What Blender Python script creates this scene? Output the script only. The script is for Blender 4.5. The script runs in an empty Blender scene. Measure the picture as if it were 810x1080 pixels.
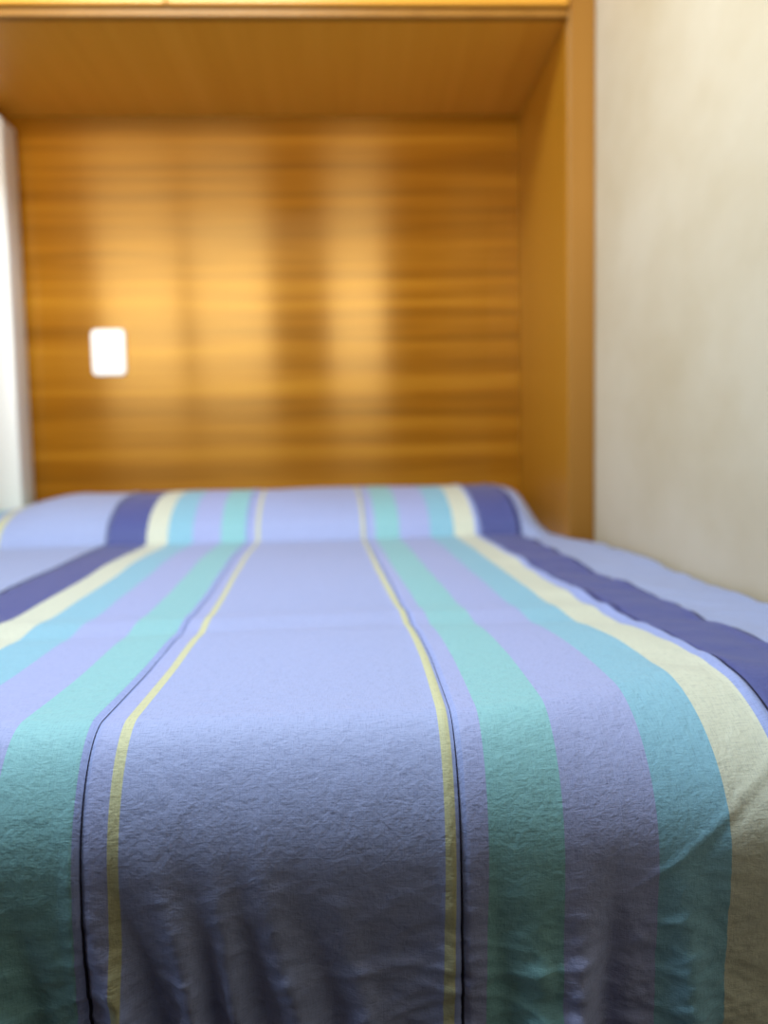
import bpy, bmesh, math, random
import numpy as np
from mathutils import Matrix, Vector

random.seed(4)
C = bpy.context.scene
COL = C.collection
ZC = 0.80                                     # camera height above the floor; the bed top is 0.60

# ------------------------------------------------------------------ camera
cam_d = bpy.data.cameras.new('camera')
cam = bpy.data.objects.new('camera', cam_d)
COL.objects.link(cam)
cam_d.sensor_fit = 'AUTO'
cam_d.sensor_width = 36.0
cam_d.lens = 838.0 / 1080.0 * 36.0
cam_d.clip_start = 0.02
cam_d.dof.use_dof = True
cam_d.dof.focus_distance = 0.60
cam_d.dof.aperture_fstop = 2.9
cam_d.dof.aperture_blades = 0
yc = np.array([-33.0, 65.0, 838.0]); yc /= np.linalg.norm(yc)
up = np.array([-0.019, 1.0, 0.0]); up[2] = -(up[0] * yc[0] + up[1] * yc[1]) / yc[2]; up /= np.linalg.norm(up)
xc = np.cross(up, yc)
cam.matrix_world = Matrix(((xc[0], xc[1], -xc[2], 0), (yc[0], yc[1], -yc[2], 0), (up[0], up[1], -up[2], ZC), (0, 0, 0, 1)))
C.camera = cam

# ------------------------------------------------------------------ world, lights, exposure
C.view_settings.view_transform = 'Standard'
C.view_settings.look = 'None'
C.view_settings.gamma = 1.0
C.view_settings.use_curve_mapping = False
C.view_settings.exposure = 0.0
w = bpy.data.worlds.new('sky'); C.world = w; w.use_nodes = True
w.node_tree.nodes['Background'].inputs[0].default_value = (0.55, 0.72, 1.0, 1)
w.node_tree.nodes['Background'].inputs[1].default_value = 0.35


def area(name, loc, target, sx, sy, power, col, spread=180):
    d = bpy.data.lights.new(name, 'AREA')
    d.shape = 'RECTANGLE'; d.size = sx; d.size_y = sy; d.energy = power; d.color = col; d.spread = math.radians(spread)
    o = bpy.data.objects.new(name, d); COL.objects.link(o)
    o.location = loc
    o.rotation_euler = (Vector(target) - Vector(loc)).to_track_quat('-Z', 'Y').to_euler()
    return o


CEIL = 2.36
# daylight falling through the roof hatch over the bed
area('hatch_daylight', (-0.50, 0.75, CEIL + 0.02), (-0.50, 0.75, 0), 0.80, 0.66, 51.0, (0.74, 0.89, 1.0))
# daylight through the two panes of the rear window, behind the camera
area('rear_pane_daylight', (-1.64, -1.84, 1.73), (-1.64, 0, 1.73), 0.62, 1.04, 23.0, (1.0, 0.94, 0.82), 95)
area('rear_pane_daylight', (-0.93, -1.84, 1.73), (-0.93, 0, 1.73), 0.60, 1.04, 19.0, (1.0, 0.94, 0.82), 95)
area('rear_slot_daylight', (0.06, -1.84, 1.73), (0.06, 0, 1.73), 0.42, 1.04, 12.5, (1.0, 0.94, 0.82), 95)
# bluish sky light through the side window on the left
area('side_daylight', (-1.96, 0.35, 1.35), (0, 0.6, 1.0), 0.8, 0.6, 6.5, (0.55, 0.76, 1.0))


# ------------------------------------------------------------------ helpers
def lin(r, g, b):
    f = lambda c: (c / 255 / 12.92) if c / 255 <= 0.04045 else ((c / 255 + 0.055) / 1.055) ** 2.4
    return (f(r), f(g), f(b), 1)


class NT:
    def __init__(s, name):
        s.m = bpy.data.materials.new(name); s.m.use_nodes = True
        s.t = s.m.node_tree; s.n = s.t.nodes
        s.p = s.n['Principled BSDF']

    def new(s, typ, **kw):
        n = s.n.new(typ)
        for k, v in kw.items():
            setattr(n, k, v)
        return n

    def link(s, a, b):
        s.t.links.new(a, b)

    def noise(s, vec, scale, detail=4, rough=0.5, dist=0.0):
        n = s.new('ShaderNodeTexNoise')
        n.inputs['Scale'].default_value = scale; n.inputs['Detail'].default_value = detail
        n.inputs['Roughness'].default_value = rough; n.inputs['Distortion'].default_value = dist
        s.link(vec, n.inputs['Vector'])
        return n.outputs['Fac']

    def mapping(s, vec, sc):
        n = s.new('ShaderNodeMapping'); n.inputs['Scale'].default_value = sc
        s.link(vec, n.inputs['Vector'])
        return n.outputs[0]

    def ramp(s, fac, stops, interp='LINEAR'):
        n = s.new('ShaderNodeValToRGB'); r = n.color_ramp; r.interpolation = interp
        while len(r.elements) > 1:
            r.elements.remove(r.elements[-1])
        r.elements[0].position = stops[0][0]; r.elements[0].color = stops[0][1]
        for p, c in stops[1:]:
            e = r.elements.new(p); e.color = c
        s.link(fac, n.inputs[0])
        return n.outputs[0]

    def math(s, op, a, b=None, c=None):
        n = s.new('ShaderNodeMath', operation=op)
        for i, v in enumerate((a, b, c)):
            if v is None: continue
            if isinstance(v, (int, float)): n.inputs[i].default_value = v
            else: s.link(v, n.inputs[i])
        return n.outputs[0]

    def mix(s, fac, a, b, blend='MIX'):
        n = s.new('ShaderNodeMix', data_type='RGBA', blend_type=blend)
        for sock, v in ((n.inputs[0], fac), (n.inputs[6], a), (n.inputs[7], b)):
            if isinstance(v, (int, float, tuple)): sock.default_value = v
            else: s.link(v, sock)
        return n.outputs[2]

    def bump(s, h, strength, dist):
        n = s.new('ShaderNodeBump'); n.inputs['Strength'].default_value = strength; n.inputs['Distance'].default_value = dist
        s.link(h, n.inputs['Height'])
        s.link(n.outputs[0], s.p.inputs['Normal'])
        return n

    def pos(s):
        return s.new('ShaderNodeNewGeometry').outputs['Position']

    def uv(s):
        return s.new('ShaderNodeUVMap').outputs[0]


def plain(name, col, rough=0.6, spec=0.5):
    k = NT(name)
    k.p.inputs['Base Color'].default_value = col
    k.p.inputs['Roughness'].default_value = rough
    k.p.inputs['Specular IOR Level'].default_value = spec
    n = k.noise(k.pos(), 60, 3)
    k.bump(n, 0.15, 0.001)
    return k.m


def plaster(name, c1, c2):
    k = NT(name)
    p = k.pos()
    a = k.noise(k.mapping(p, (1.6, 1.6, 2.2)), 1.6, 5, 0.6)
    k.link(k.ramp(a, [(0.30, c2), (0.62, c1)]), k.p.inputs['Base Color'])
    k.p.inputs['Roughness'].default_value = 0.75
    k.bump(k.noise(p, 90, 4), 0.25, 0.001)
    return k.m


def wood(name, dark, mid, light, axis, rough=0.32, aniso=0.0, rot=0.0, ripple=0.0, tint=(1, .85, .62, 1)):
    """varnished veneer, the grain running along axis (0 x, 1 y, 2 z)"""
    k = NT(name)
    p = k.pos()
    sc = [9.0, 9.0, 9.0]; sc[axis] = 0.35
    fine = [120.0, 120.0, 120.0]; fine[axis] = 2.5
    a = k.noise(k.mapping(p, sc), 1.75, 5, 0.66, 0.1)
    b = k.noise(k.mapping(p, fine), 1.0, 3, 0.6)
    band = [26.0, 26.0, 26.0]; band[axis] = 0.30
    c = k.noise(k.mapping(p, band), 1.0, 2, 0.5)
    f = k.math('MULTIPLY_ADD', b, 0.22, k.math('MULTIPLY_ADD', c, 0.42, k.math('MULTIPLY', a, 0.50)))
    k.link(k.ramp(f, [(0.36, dark), (0.55, mid), (0.76, light)]), k.p.inputs['Base Color'])
    k.p.inputs['Roughness'].default_value = rough
    k.p.inputs['Specular Tint'].default_value = tint
    if aniso:
        k.p.inputs['Anisotropic'].default_value = aniso
        t = k.new('ShaderNodeTangent', direction_type='UV_MAP')
        k.link(t.outputs[0], k.p.inputs['Tangent'])
        k.p.inputs['Anisotropic Rotation'].default_value = rot
    if ripple:
        k.bump(f, ripple, 0.002)
    return k.m


def link(name, me, m=None, parent=None):
    o = bpy.data.objects.new(name, me); COL.objects.link(o)
    if m: me.materials.append(m)
    if parent: o.parent = parent
    return o


def boxes(name, bs, m, parent=None, bevel=0.0, seg=2, smooth=False):
    """one mesh from axis-aligned boxes (x0,x1,y0,y1,z0,z1), in the parent's space (parents sit at the origin's axes)"""
    off = Vector(parent.location) if parent else Vector()
    bm = bmesh.new()
    for x0, x1, y0, y1, z0, z1 in bs:
        r = bmesh.ops.create_cube(bm, size=1)
        for v in r['verts']:
            v.co = Vector((x0 + (v.co.x + .5) * (x1 - x0), y0 + (v.co.y + .5) * (y1 - y0), z0 + (v.co.z + .5) * (z1 - z0))) - off
    if bevel:
        bmesh.ops.bevel(bm, geom=bm.edges[:], offset=bevel, segments=seg, profile=0.5, affect='EDGES')
    uvl = bm.loops.layers.uv.new('UVMap')
    for f in bm.faces:
        f.smooth = smooth
        n = f.normal
        for l in f.loops:
            c = l.vert.co
            if abs(n.y) > .7: l[uvl].uv = (c.x, c.z)
            elif abs(n.x) > .7: l[uvl].uv = (c.y, c.z)
            else: l[uvl].uv = (c.x, c.y)
    me = bpy.data.meshes.new(name); bm.to_mesh(me); bm.free()
    return link(name, me, m, parent)


def struct(name, bs, m, **kw):
    o = boxes(name, bs, m, **kw); o['kind'] = 'structure'
    return o


def thing(name, loc, label, cat):
    o = bpy.data.objects.new(name, None); COL.objects.link(o); o.location = loc
    o.empty_display_size = 0.1
    o['label'] = label; o['category'] = cat
    return o


def tag(o, label, cat):
    o['label'] = label; o['category'] = cat


# ------------------------------------------------------------------ materials
M_wall = plaster('cream_plaster', lin(215, 200, 172), lin(203, 185, 152))
M_dim = wood('dark_wall_veneer', lin(78, 54, 30), lin(94, 66, 38), lin(106, 76, 44), 2, 0.5)
M_ceil = plaster('white_ceiling', lin(116, 104, 86), lin(106, 94, 76))
M_floor = wood('floor_boards', lin(44, 28, 14), lin(62, 40, 22), lin(78, 52, 30), 1, 0.5)
M_panel = wood('varnished_panel', lin(98, 56, 8), lin(134, 82, 14), lin(170, 114, 30), 0, 0.20, 0.95, 0.25, 0.0, (1.0, .70, .27, 1))
M_case = wood('varnished_case', lin(212, 146, 40), lin(222, 156, 48), lin(230, 164, 58), 1, 0.42)
M_side = wood('varnished_side', lin(166, 108, 20), lin(176, 116, 25), lin(186, 124, 32), 2, 0.42)
M_post = wood('varnished_post', lin(134, 88, 26), lin(142, 95, 31), lin(150, 102, 38), 2, 0.42)  # side veneer darkened, shade put into the colour against the rear light
M_door = wood('varnished_door', lin(190, 128, 40), lin(206, 146, 52), lin(220, 162, 66), 0, 0.30)
M_white = plain('white_enamel', lin(232, 232, 228), 0.28)
M_plate = plain('white_plastic', lin(242, 242, 240), 0.35)
M_frame = plain('white_window_frame', lin(225, 225, 220), 0.4)
M_seam = plain('dark_seam_thread', lin(44, 42, 60), 0.9, 0.1)
M_mattress = plain('mattress_ticking', lin(205, 200, 190), 0.9, 0.1)
M_base = wood('bed_base_wood', lin(120, 74, 30), lin(146, 94, 40), lin(160, 108, 52), 0, 0.5)
M_block = plain('dark_blocker', lin(40, 38, 40), 0.7)  # for the unseen block added to shade the duvet front

# ------------------------------------------------------------------ room
XR, XL, YB, YR = 0.549, -2.0, 2.32, -1.90
struct('floor', [(XL - .1, XR + .1, YR - .1, YB + .1, -0.1, 0)], M_floor)
hx0, hx1, hy0, hy1 = -0.94, -0.06, 0.38, 1.12                       # the roof hatch
struct('ceiling', [(XL - .1, hx0, YR - .1, YB + .1, CEIL, CEIL + .06), (hx1, XR + .1, YR - .1, YB + .1, CEIL, CEIL + .06),
                   (hx0, hx1, YR - .1, hy0, CEIL, CEIL + .06), (hx0, hx1, hy1, YB + .1, CEIL, CEIL + .06)], M_ceil)
struct('wall_right', [(XR, XR + .1, YR - .1, YB + .1, 0, CEIL)], M_wall)
struct('wall_back', [(XL - .1, XR, YB, YB + .1, 0, CEIL)], M_wall)
struct('wall_left', [(XL - .1, XL, YR - .1, -.10, 0, CEIL), (XL - .1, XL, .80, YB, 0, CEIL),
                     (XL - .1, XL, -.10, .80, 0, 1.02), (XL - .1, XL, -.10, .80, 1.68, CEIL)], M_dim)
struct('wall_rear', [(XL, -1.98, YR - .1, YR, 0, CEIL), (0.34, XR, YR - .1, YR, 0, CEIL), (-.62, -.18, YR - .1, YR, 1.17, 2.29),
                     (-1.98, 0.34, YR - .1, YR, 0, 1.17), (-1.98, 0.34, YR - .1, YR, 2.29, CEIL)], M_dim)
struct('window_1', [(-1.98, -1.95, YR, YR + .03, 1.17, 2.29), (-1.32, -1.24, YR, YR + .03, 1.20, 2.26), (-.66, -.62, YR, YR + .03, 1.17, 2.29), (-1.95, -.66, YR, YR + .03, 1.17, 1.20), (-1.95, -.66, YR, YR + .03, 2.26, 2.29)], M_frame)
struct('window_2', [(-.18, -.15, YR, YR + .03, 1.17, 2.29), (.31, .34, YR, YR + .03, 1.17, 2.29), (-.15, .31, YR, YR + .03, 1.17, 1.20), (-.15, .31, YR, YR + .03, 2.26, 2.29)], M_frame)
struct('window_3', [(XL - .03, XL, -.10, -.07, 1.02, 1.68), (XL - .03, XL, .77, .80, 1.02, 1.68), (XL - .03, XL, -.07, .77, 1.02, 1.05), (XL - .03, XL, -.07, .77, 1.65, 1.68)], M_frame)
# added unseen block behind the camera, keeping rear daylight off the duvet front
struct('light_blocker', [(XL, XR, -.30, -.12, 0, 1.27)], M_block)

# ------------------------------------------------------------------ overbed cabinet (alcove of varnished wood)
YF, ZS = 1.785, ZC + 0.932                    # front plane, underside
cab = thing('overbed_cabinet', (-0.2, 2.05, 0), 'built-in varnished orange wood alcove and overhead cupboard around the head of the bed', 'cabinet')
bp = boxes('back_panel', [(-0.985, 0.488, 2.300, 2.318, 0, ZS + .03)], M_panel, cab)
bp['label'] = 'horizontal grain veneer back panel'
boxes('side_panel', [(0.4885, XR - .001, YF + .013, 2.30, 0, CEIL - .002)], M_side, cab, .002)
ft = boxes('face_trim', [(0.4895, XR - .001, YF, YF + .0125, 0, CEIL - .002)], M_post, cab, .003)
ft['label'] = 'flat front edge strip'
boxes('side_panel', [(-1.04, -0.986, YF + .013, 2.30, 0, CEIL - .002)], M_side, cab, .002)
boxes('face_trim', [(-1.04, -0.987, YF, YF + .0125, 0, CEIL - .002)], M_post, cab, .003)['label'] = 'flat front edge strip'
# underside, slightly tilted up to the front as in the photograph
boxes('bottom_panel', [(-0.985, 0.488, YF + .022, 2.2995, ZS, ZS + .020)], M_case, cab)
boxes('bottom_rail', [(-0.985, 0.488, YF, YF + .022, ZS - .002, ZS + .013)], M_post, cab, .002)
d1 = boxes('cabinet_door', [(-0.983, -0.3755, YF - .012, YF + .006, ZS + .016, CEIL - .01)], M_door, cab, .003)
d2 = boxes('cabinet_door', [(-0.3725, 0.486, YF - .012, YF + .006, ZS + .016, CEIL - .01)], M_door, cab, .003)

# ------------------------------------------------------------------ white wall plate
pl = boxes('wall_plate', [(-0.7275, -0.634, 2.291, 2.2999, ZC + .224, ZC + .352)], M_plate, None, .0)
bm = bmesh.new(); bm.from_mesh(pl.data)
ed = [e for e in bm.edges if abs((e.verts[0].co - e.verts[1].co).normalized().y) > .9]
bmesh.ops.bevel(bm, geom=ed, offset=.013, segments=5, profile=.5, affect='EDGES')
ff = [f for f in bm.faces if f.normal.y < -.9]
bmesh.ops.bevel(bm, geom=[e for f in ff for e in f.edges], offset=.003, segments=2, profile=.5, affect='EDGES')
ff = max((f for f in bm.faces if f.normal.y < -.9), key=lambda f: f.calc_area())
bm.to_mesh(pl.data); bm.free()
tag(pl, 'small white rectangular wall plate on the orange wood back panel', 'wall plate')

# white upright panel at the left of the bed head
wc = boxes('white_panel', [(-0.984, -0.906, 2.20, 2.297, 0, ZC + .896)], M_white, None, .006, 3, True)
bm = bmesh.new(); bm.from_mesh(wc.data)
top_e = [e for e in bm.edges if abs((e.verts[0].co - e.verts[1].co).normalized().y) > .9 and e.calc_length() > .05 and e.verts[0].co.z > 1.5]
bmesh.ops.bevel(bm, geom=top_e, offset=.024, segments=5, profile=.5, affect='EDGES', clamp_overlap=True)
bm.to_mesh(wc.data); bm.free()
tag(wc, 'tall narrow white upright panel with rounded corner, left of the bed head', 'panel')

# ------------------------------------------------------------------ bed
bed = thing('bed', (-0.17, 1.4, 0), 'bed under the striped duvet, pushed against the wood panel', 'bed')
boxes('bed_base', [(-0.86, 0.48, 0.62, 2.28, 0.0, 0.30)], M_base, bed, .01)
boxes('mattress', [(-0.86, 0.481, 0.63, 2.28, 0.30, 0.565)], M_mattress, bed, .05, 4, True)

# ------------------------------------------------------------------ duvet
ZB = ZC - 0.20
rng = np.random.RandomState(7)


def vnoise(x, y, seed):
    """smooth value noise in numpy"""
    g = np.random.RandomState(seed).rand(256, 256)
    xi, yi = np.floor(x).astype(int), np.floor(y).astype(int)
    fx, fy = x - xi, y - yi
    fx = fx * fx * fx * (fx * (fx * 6 - 15) + 10); fy = fy * fy * fy * (fy * (fy * 6 - 15) + 10)
    a, b = g[xi % 256, yi % 256], g[(xi + 1) % 256, yi % 256]
    c, d = g[xi % 256, (yi + 1) % 256], g[(xi + 1) % 256, (yi + 1) % 256]
    return (a * (1 - fx) + b * fx) * (1 - fy) + (c * (1 - fx) + d * fx) * fy - 0.5


def sst(a, b, x):
    t = np.clip((x - a) / (b - a), 0, 1)
    return t * t * (3 - 2 * t)


def centre(Y):                                # the duvet lies about 2 degrees askew on the bed
    return np.interp(Y, [0.50, .74, .95, 1.14, 1.44, 1.9, 2.3], [-.0600, -.0600, -.0665, -.074, -.090, -.108, -.118])


X0, X1, NX = -0.975, 0.537, 504
YFRONT, YHEAD, RZ, DROP = 0.538, 2.285, 0.098, 0.32
xs = np.linspace(X0, X1, NX)


def front_radius(X):
    return 0.062 + 0.075 * sst(0.08, 0.34, X) + 0.03 * sst(-0.2, -0.5, X)


def profile(X, t):
    """t: 0..1 flat top head->edge, 1..2 rounded edge, 2..3 drop.  returns Y, z"""
    R = front_radius(X)
    ye = YFRONT + 0.013 * sst(0.08, 0.30, X) + R
    yh = YHEAD - 0.095 * sst(-0.886, -0.901, X)
    flat = np.clip(t, 0, 1); arc = np.clip(t - 1, 0, 1) * math.pi / 2; dr = np.clip(t - 2, 0, 1)
    Y = yh + (ye - yh) * flat - R * np.sin(arc)
    z = -RZ * (1 - np.cos(arc)) - DROP * dr
    return Y, z


ta = 1 - (1 - np.linspace(0, 1, 300)) ** 1.0
ta = np.linspace(0, 1, 330) ** 0.72
tt = np.concatenate([ta, 1 + np.linspace(0, 1, 61)[1:], 2 + np.linspace(0, 1, 141)[1:]])
TX, TT = np.meshgrid(xs, tt)                  # rows along the duvet
Y, Zp = profile(TX, TT)
# arc-length coordinate along the cloth, from the front edge of the top (positive = towards the foot)
S = np.where(TT < 1, YFRONT - Y, 0) + 0
S = np.where(TT >= 1, np.clip(TT - 1, 0, 1) * 0.11 + np.clip(TT - 2, 0, 1) * DROP, YFRONT + front_radius(TX) - Y)
drop = sst(1.25, 2.35, TT)                    # 0 on top, 1 on the hanging part
XC = centre(Y)
U = TX - XC
# pillows under the duvet: rounded front, falling away at both ends
q = np.clip((2.06 - Y) / 0.275, 0, 1)
hump = 0.100 * np.sqrt(np.clip(1 - q ** 2, 0, 1)) * (Y < 2.06) + 0.100 * (Y >= 2.06)
endw = 1 - sst(0.40, 0.535, TX + 0.25 * np.clip(1.95 - Y, -.05, .2))
lefw = 1 - 0.45 * sst(-0.70, -0.95, TX)
hump = hump * endw * lefw * (1 - 0.10 * sst(2.12, 2.29, Y))
dip = 0.06 * (vnoise(TX * 5 + 3, Y * 5, 3))
Z = Zp + hump * (1 + dip)
top = 1 - sst(1.0, 1.6, TT)
# gentle swells of the filling, a soft cross ridge, and the edge by the wall
Z += top * (0.008 * vnoise(TX * 3.3 + 11, Y * 4.0 + 5, 21) + 0.0025 * vnoise(TX * 9 + 2, Y * 7, 22))
Z += top * 0.0030 * np.exp(-((Y - 0.965 - 0.012 * np.sin(TX * 5)) / 0.030) ** 2)
Z += top * (-0.0022) * np.exp(-((Y - 0.895 - 0.010 * np.sin(TX * 4 + 1)) / 0.024) ** 2)
Z -= top * 0.012 * sst(0.30, 0.537, TX)
# wrinkles across the right border
bw = sst(0.22, 0.34, TX) * top
Z += bw * 0.007 * vnoise(TX * 11 + 4, Y * 16 + TX * 9, 31) + bw * 0.003 * vnoise(TX * 25, Y * 34, 32)
Y2 = Y.copy()
# hanging folds on the drop: vertical, growing downward, strongest left of centre
sh = S * 0.10
g = np.zeros_like(Z)
ridge = lambda a, b, sd: 0.25 - np.abs(vnoise(a, b, sd))
for c, wd, amp in ((-.154, .0105, .0110), (-.134, .008, -.0050), (-.108, .010, .0075), (-.091, .008, -.0045), (-.072, .009, .0055), (-.055, .008, -.0040), (-.032, .011, .0050),
                   (-.010, .009, -.0030), (.012, .010, .0035), (.102, .012, -.0040), (.126, .010, .0030), (.157, .013, .0075), (.183, .011, -.0060), (.238, .014, .0050), (-.258, .02, .007), (-.216, .012, -.005)):
    lean = (0.36 if c < .05 else 0.04) * (0.30 - S)
    start = 0.05 + 0.05 * abs(math.sin(c * 91))
    g += 1.85 * amp * np.exp(-((TX - c + lean * .5 + .004 * np.sin(S * 22 + c * 50)) / wd) ** 2) * sst(start, start + 0.16, S)
g += 0.010 * vnoise(TX * 20 + 7 + S * 2, S * 4.5, 41) * sst(0.05, 0.2, S)
wob = 0.35 * vnoise(TX * 12, S * 20, 47)
g += 0.0070 * ridge(TX * 9 + S * 5 + wob, S * 30 + TX * 7 + 2 * wob, 42) * sst(0.10, 0.22, S)
g += 0.0072 * ridge(TX * 19 - S * 8 + wob, S * 62 - TX * 16 + 3 * wob, 43) * sst(0.09, 0.24, S)
g += 0.0052 * ridge(TX * 42 + S * 22, S * 105 + TX * 30 + 3 * wob, 44) * sst(0.07, 0.24, S)
g += 0.0030 * ridge(TX * 90 - S * 45, S * 190 - TX * 40, 45) * sst(0.05, 0.24, S)
# one oblique crease on the right
cr = (S - 0.095) + (TX - 0.26) * 0.55
g += 0.0016 * np.exp(-(cr / 0.0035) ** 2) * sst(0.17, 0.23, TX) - 0.0010 * np.exp(-((cr - .006) / 0.004) ** 2) * sst(0.17, 0.23, TX)
Y2 -= g * drop
Y2 += 0.009 * sst(0.13, 0.36, S) * (1 - 0.6 * sst(.1, .3, TX)) - 0.004 * np.exp(-((S - 0.12) / 0.05) ** 2)
Z += 0.6 * g * (1 - drop) * sst(0.0, 0.05, S)
# the seams are tucks: a narrow groove with a raised lip
SEAMS = [(-0.1345, -1), (0.1300, 1), (-0.450, -1), (0.478, 1), (0.390, 1)]
for us, sg in SEAMS:
    dd = (U - us) * sg
    gr = -0.0030 * np.exp(-(dd / 0.0028) ** 2) + 0.0018 * np.exp(-((dd - (-0.006 if us > 0 else 0.006)) / 0.007) ** 2)
    gr = gr * np.where(np.abs(us) > .3, 1.8, 1.0)
    Z += gr * (1 - drop) * np.where(S > -1.5, 1, .3); Y2 -= 1.5 * gr * drop
# small sideways wander of the weave
UW = U + 0.006 * vnoise(TX * 2.2 + 9, S * 3.1, 51) + 0.0012 * vnoise(TX * 9, S * 14, 52) \
     + 0.010 * sst(0.15, 0.34, U) * np.exp(-((Y - 1.0) / 0.22) ** 2)
ZW = ZB + Z
lim = sst(1.68, 1.775, Y)                     # narrower where it lies between the side panels
TXN = np.where(TX > 0.38, 0.38 + (TX - 0.38) * (1 - lim * (1 - (0.484 - 0.38) / (X1 - 0.38))), TX)
verts = np.stack([TXN, Y2, ZW], -1).reshape(-1, 3)
NR, NCc = TX.shape
idx = np.arange(NR * NCc).reshape(NR, NCc)
faces = np.stack([idx[:-1, :-1], idx[1:, :-1], idx[1:, 1:], idx[:-1, 1:]], -1).reshape(-1, 4)
me = bpy.data.meshes.new('duvet')
me.from_pydata([], [], [])
me.vertices.add(len(verts)); me.vertices.foreach_set('co', verts.astype(np.float32).ravel())
me.loops.add(faces.size); me.loops.foreach_set('vertex_index', faces.astype(np.int32).ravel())
me.polygons.add(len(faces))
me.polygons.foreach_set('loop_start', np.arange(0, faces.size, 4, dtype=np.int32))
uvl = me.uv_layers.new(name='UVMap')
uvv = np.stack([UW, S], -1).reshape(-1, 2)[faces.ravel()]
uvl.data.foreach_set('uv', uvv.astype(np.float32).ravel())
me.update(calc_edges=True); me.validate()
me.polygons.foreach_set('use_smooth', [True] * len(faces))

k = NT('striped_cotton')
uv = k.uv()
sep = k.new('ShaderNodeSeparateXYZ'); k.link(uv, sep.inputs[0])
SPAN = 1.0
PERI, PURP, GREEN, TEAL = lin(160, 169, 210), lin(161, 168, 211), lin(138, 189, 194), lin(136, 184, 204)
CREAM, YELL, NAVY, SKY, LAV = lin(208, 208, 188), lin(201, 198, 156), lin(78, 84, 142), lin(158, 168, 206), lin(152, 164, 214)
hs = 0.1172
right = [(-.1133, PERI), (0.1133, YELL), (.1212, LAV), (.1300, PURP), (.1455, GREEN), (.2000, PURP), (.2705, TEAL), (.3270, CREAM),
         (.3690, LAV), (.3900, NAVY), (.478, SKY)]
left = [(-1.0, GREEN), (-.735, LAV), (-.712, YELL), (-.688, SKY), (-.450, NAVY), (-.362, CREAM), (-.317, TEAL), (-.263, PURP), (-.1965, GREEN), (-.1410, LAV), (-.1345, PURP), (-.1212, YELL)]
stops = [((p + SPAN) / (2 * SPAN), c) for p, c in left + right]
fac = k.math('MULTIPLY_ADD', sep.outputs[0], 1 / (2 * SPAN), 0.5)
col = k.ramp(fac, stops, 'CONSTANT')
# yarn: two thread directions, slightly uneven colour
w1 = k.noise(k.mapping(uv, (1300, 110, 1)), 1.0, 2)
w2 = k.noise(k.mapping(uv, (110, 1300, 1)), 1.0, 2)
wv = k.math('ADD', w1, w2)
wv2 = k.math('MULTIPLY_ADD', wv, 0.55, 0.45)
col2 = k.mix(1.0, col, k.ramp(wv2, [(0.80, (0.72, 0.72, 0.76, 1)), (1.18, (1.0, 1.0, 1.0, 1))]), 'MULTIPLY')
k.link(col2, k.p.inputs['Base Color'])
k.p.inputs['Roughness'].default_value = 0.62
k.p.inputs['Specular IOR Level'].default_value = 0.35
k.p.inputs['Sheen Weight'].default_value = 0.25
k.p.inputs['Sheen Roughness'].default_value = 0.4
k.p.inputs['Sheen Tint'].default_value = (0.8, 0.88, 1, 1)
c1 = k.noise(k.mapping(uv, (75, 120, 1)), 1.0, 4, 0.6, 0.6)
c2 = k.noise(k.mapping(uv, (34, 22, 1)), 1.0, 3, 0.55, 0.8)
c3 = k.noise(k.mapping(uv, (230, 330, 1)), 1.0, 3, 0.6, 0.3)
h = k.math('MULTIPLY_ADD', c3, 0.30, k.math('MULTIPLY_ADD', wv, 0.10, k.math('MULTIPLY_ADD', c1, 0.55, k.math('MULTIPLY', c2, 0.9))))
k.bump(h, 0.52, 0.0030)
duvet = link('duvet', me, k.m)
tag(duvet, 'striped blue, teal, cream and navy cotton duvet spread over the bed', 'duvet')
sm = duvet.modifiers.new('thickness', 'SOLIDIFY'); sm.thickness = 0.010; sm.offset = -1.0

# seams: dark stitched lines laid in the tucks
def seam(us, r, row0, row1):
    bmm = bmesh.new(); prev = None
    for i in range(row0, row1):
        row = U[i]; j = int(np.clip(np.searchsorted(row, us) - 1, 0, NCc - 2))
        f = (us - row[j]) / (row[j + 1] - row[j])
        a, b = idx[i, j], idx[i, j + 1]
        p = verts[a] * (1 - f) + verts[b] * f
        if not (X0 + .01 < p[0] < X1 - .01): prev = None; continue
        nrm = Vector((0, -1, 0)) if TT[i, j] > 2 else (Vector((0, 0, 1)) if TT[i, j] < 1 else Vector((0, -math.sin((TT[i, j] - 1) * 1.57), math.cos((TT[i, j] - 1) * 1.57))))
        rr = r * (0.35 + 1.1 * min(1, max(0, (S[i, j] - .02) / 0.18)))  # widens down the drop, standing in for shadow in the opening gap
        c = Vector(p) + nrm * (0.0004 if abs(us) < .3 else 0.0035)
        ring = [bmm.verts.new(c + Vector((math.cos(t) * rr, 0, 0)) + nrm * math.sin(t) * rr * .6) for t in (0, 1.05, 2.09, 3.14, 4.19, 5.24)]
        if prev:
            for q_ in range(6):
                bmm.faces.new((prev[q_], prev[(q_ + 1) % 6], ring[(q_ + 1) % 6], ring[q_]))
        prev = ring
    bmesh.ops.recalc_face_normals(bmm, faces=bmm.faces[:])
    for f in bmm.faces: f.smooth = True
    m2 = bpy.data.meshes.new('seam'); bmm.to_mesh(m2); bmm.free()
    o = link('seam', m2, M_seam, duvet)
    o['label'] = 'dark stitched seam line, widened below as gap shadow'
    return o


for us, sg in SEAMS:
    seam(us, {0.478: 0.0050, -0.450: 0.0040, 0.390: 0.0022}.get(us, 0.0008), 4, NR - 1)
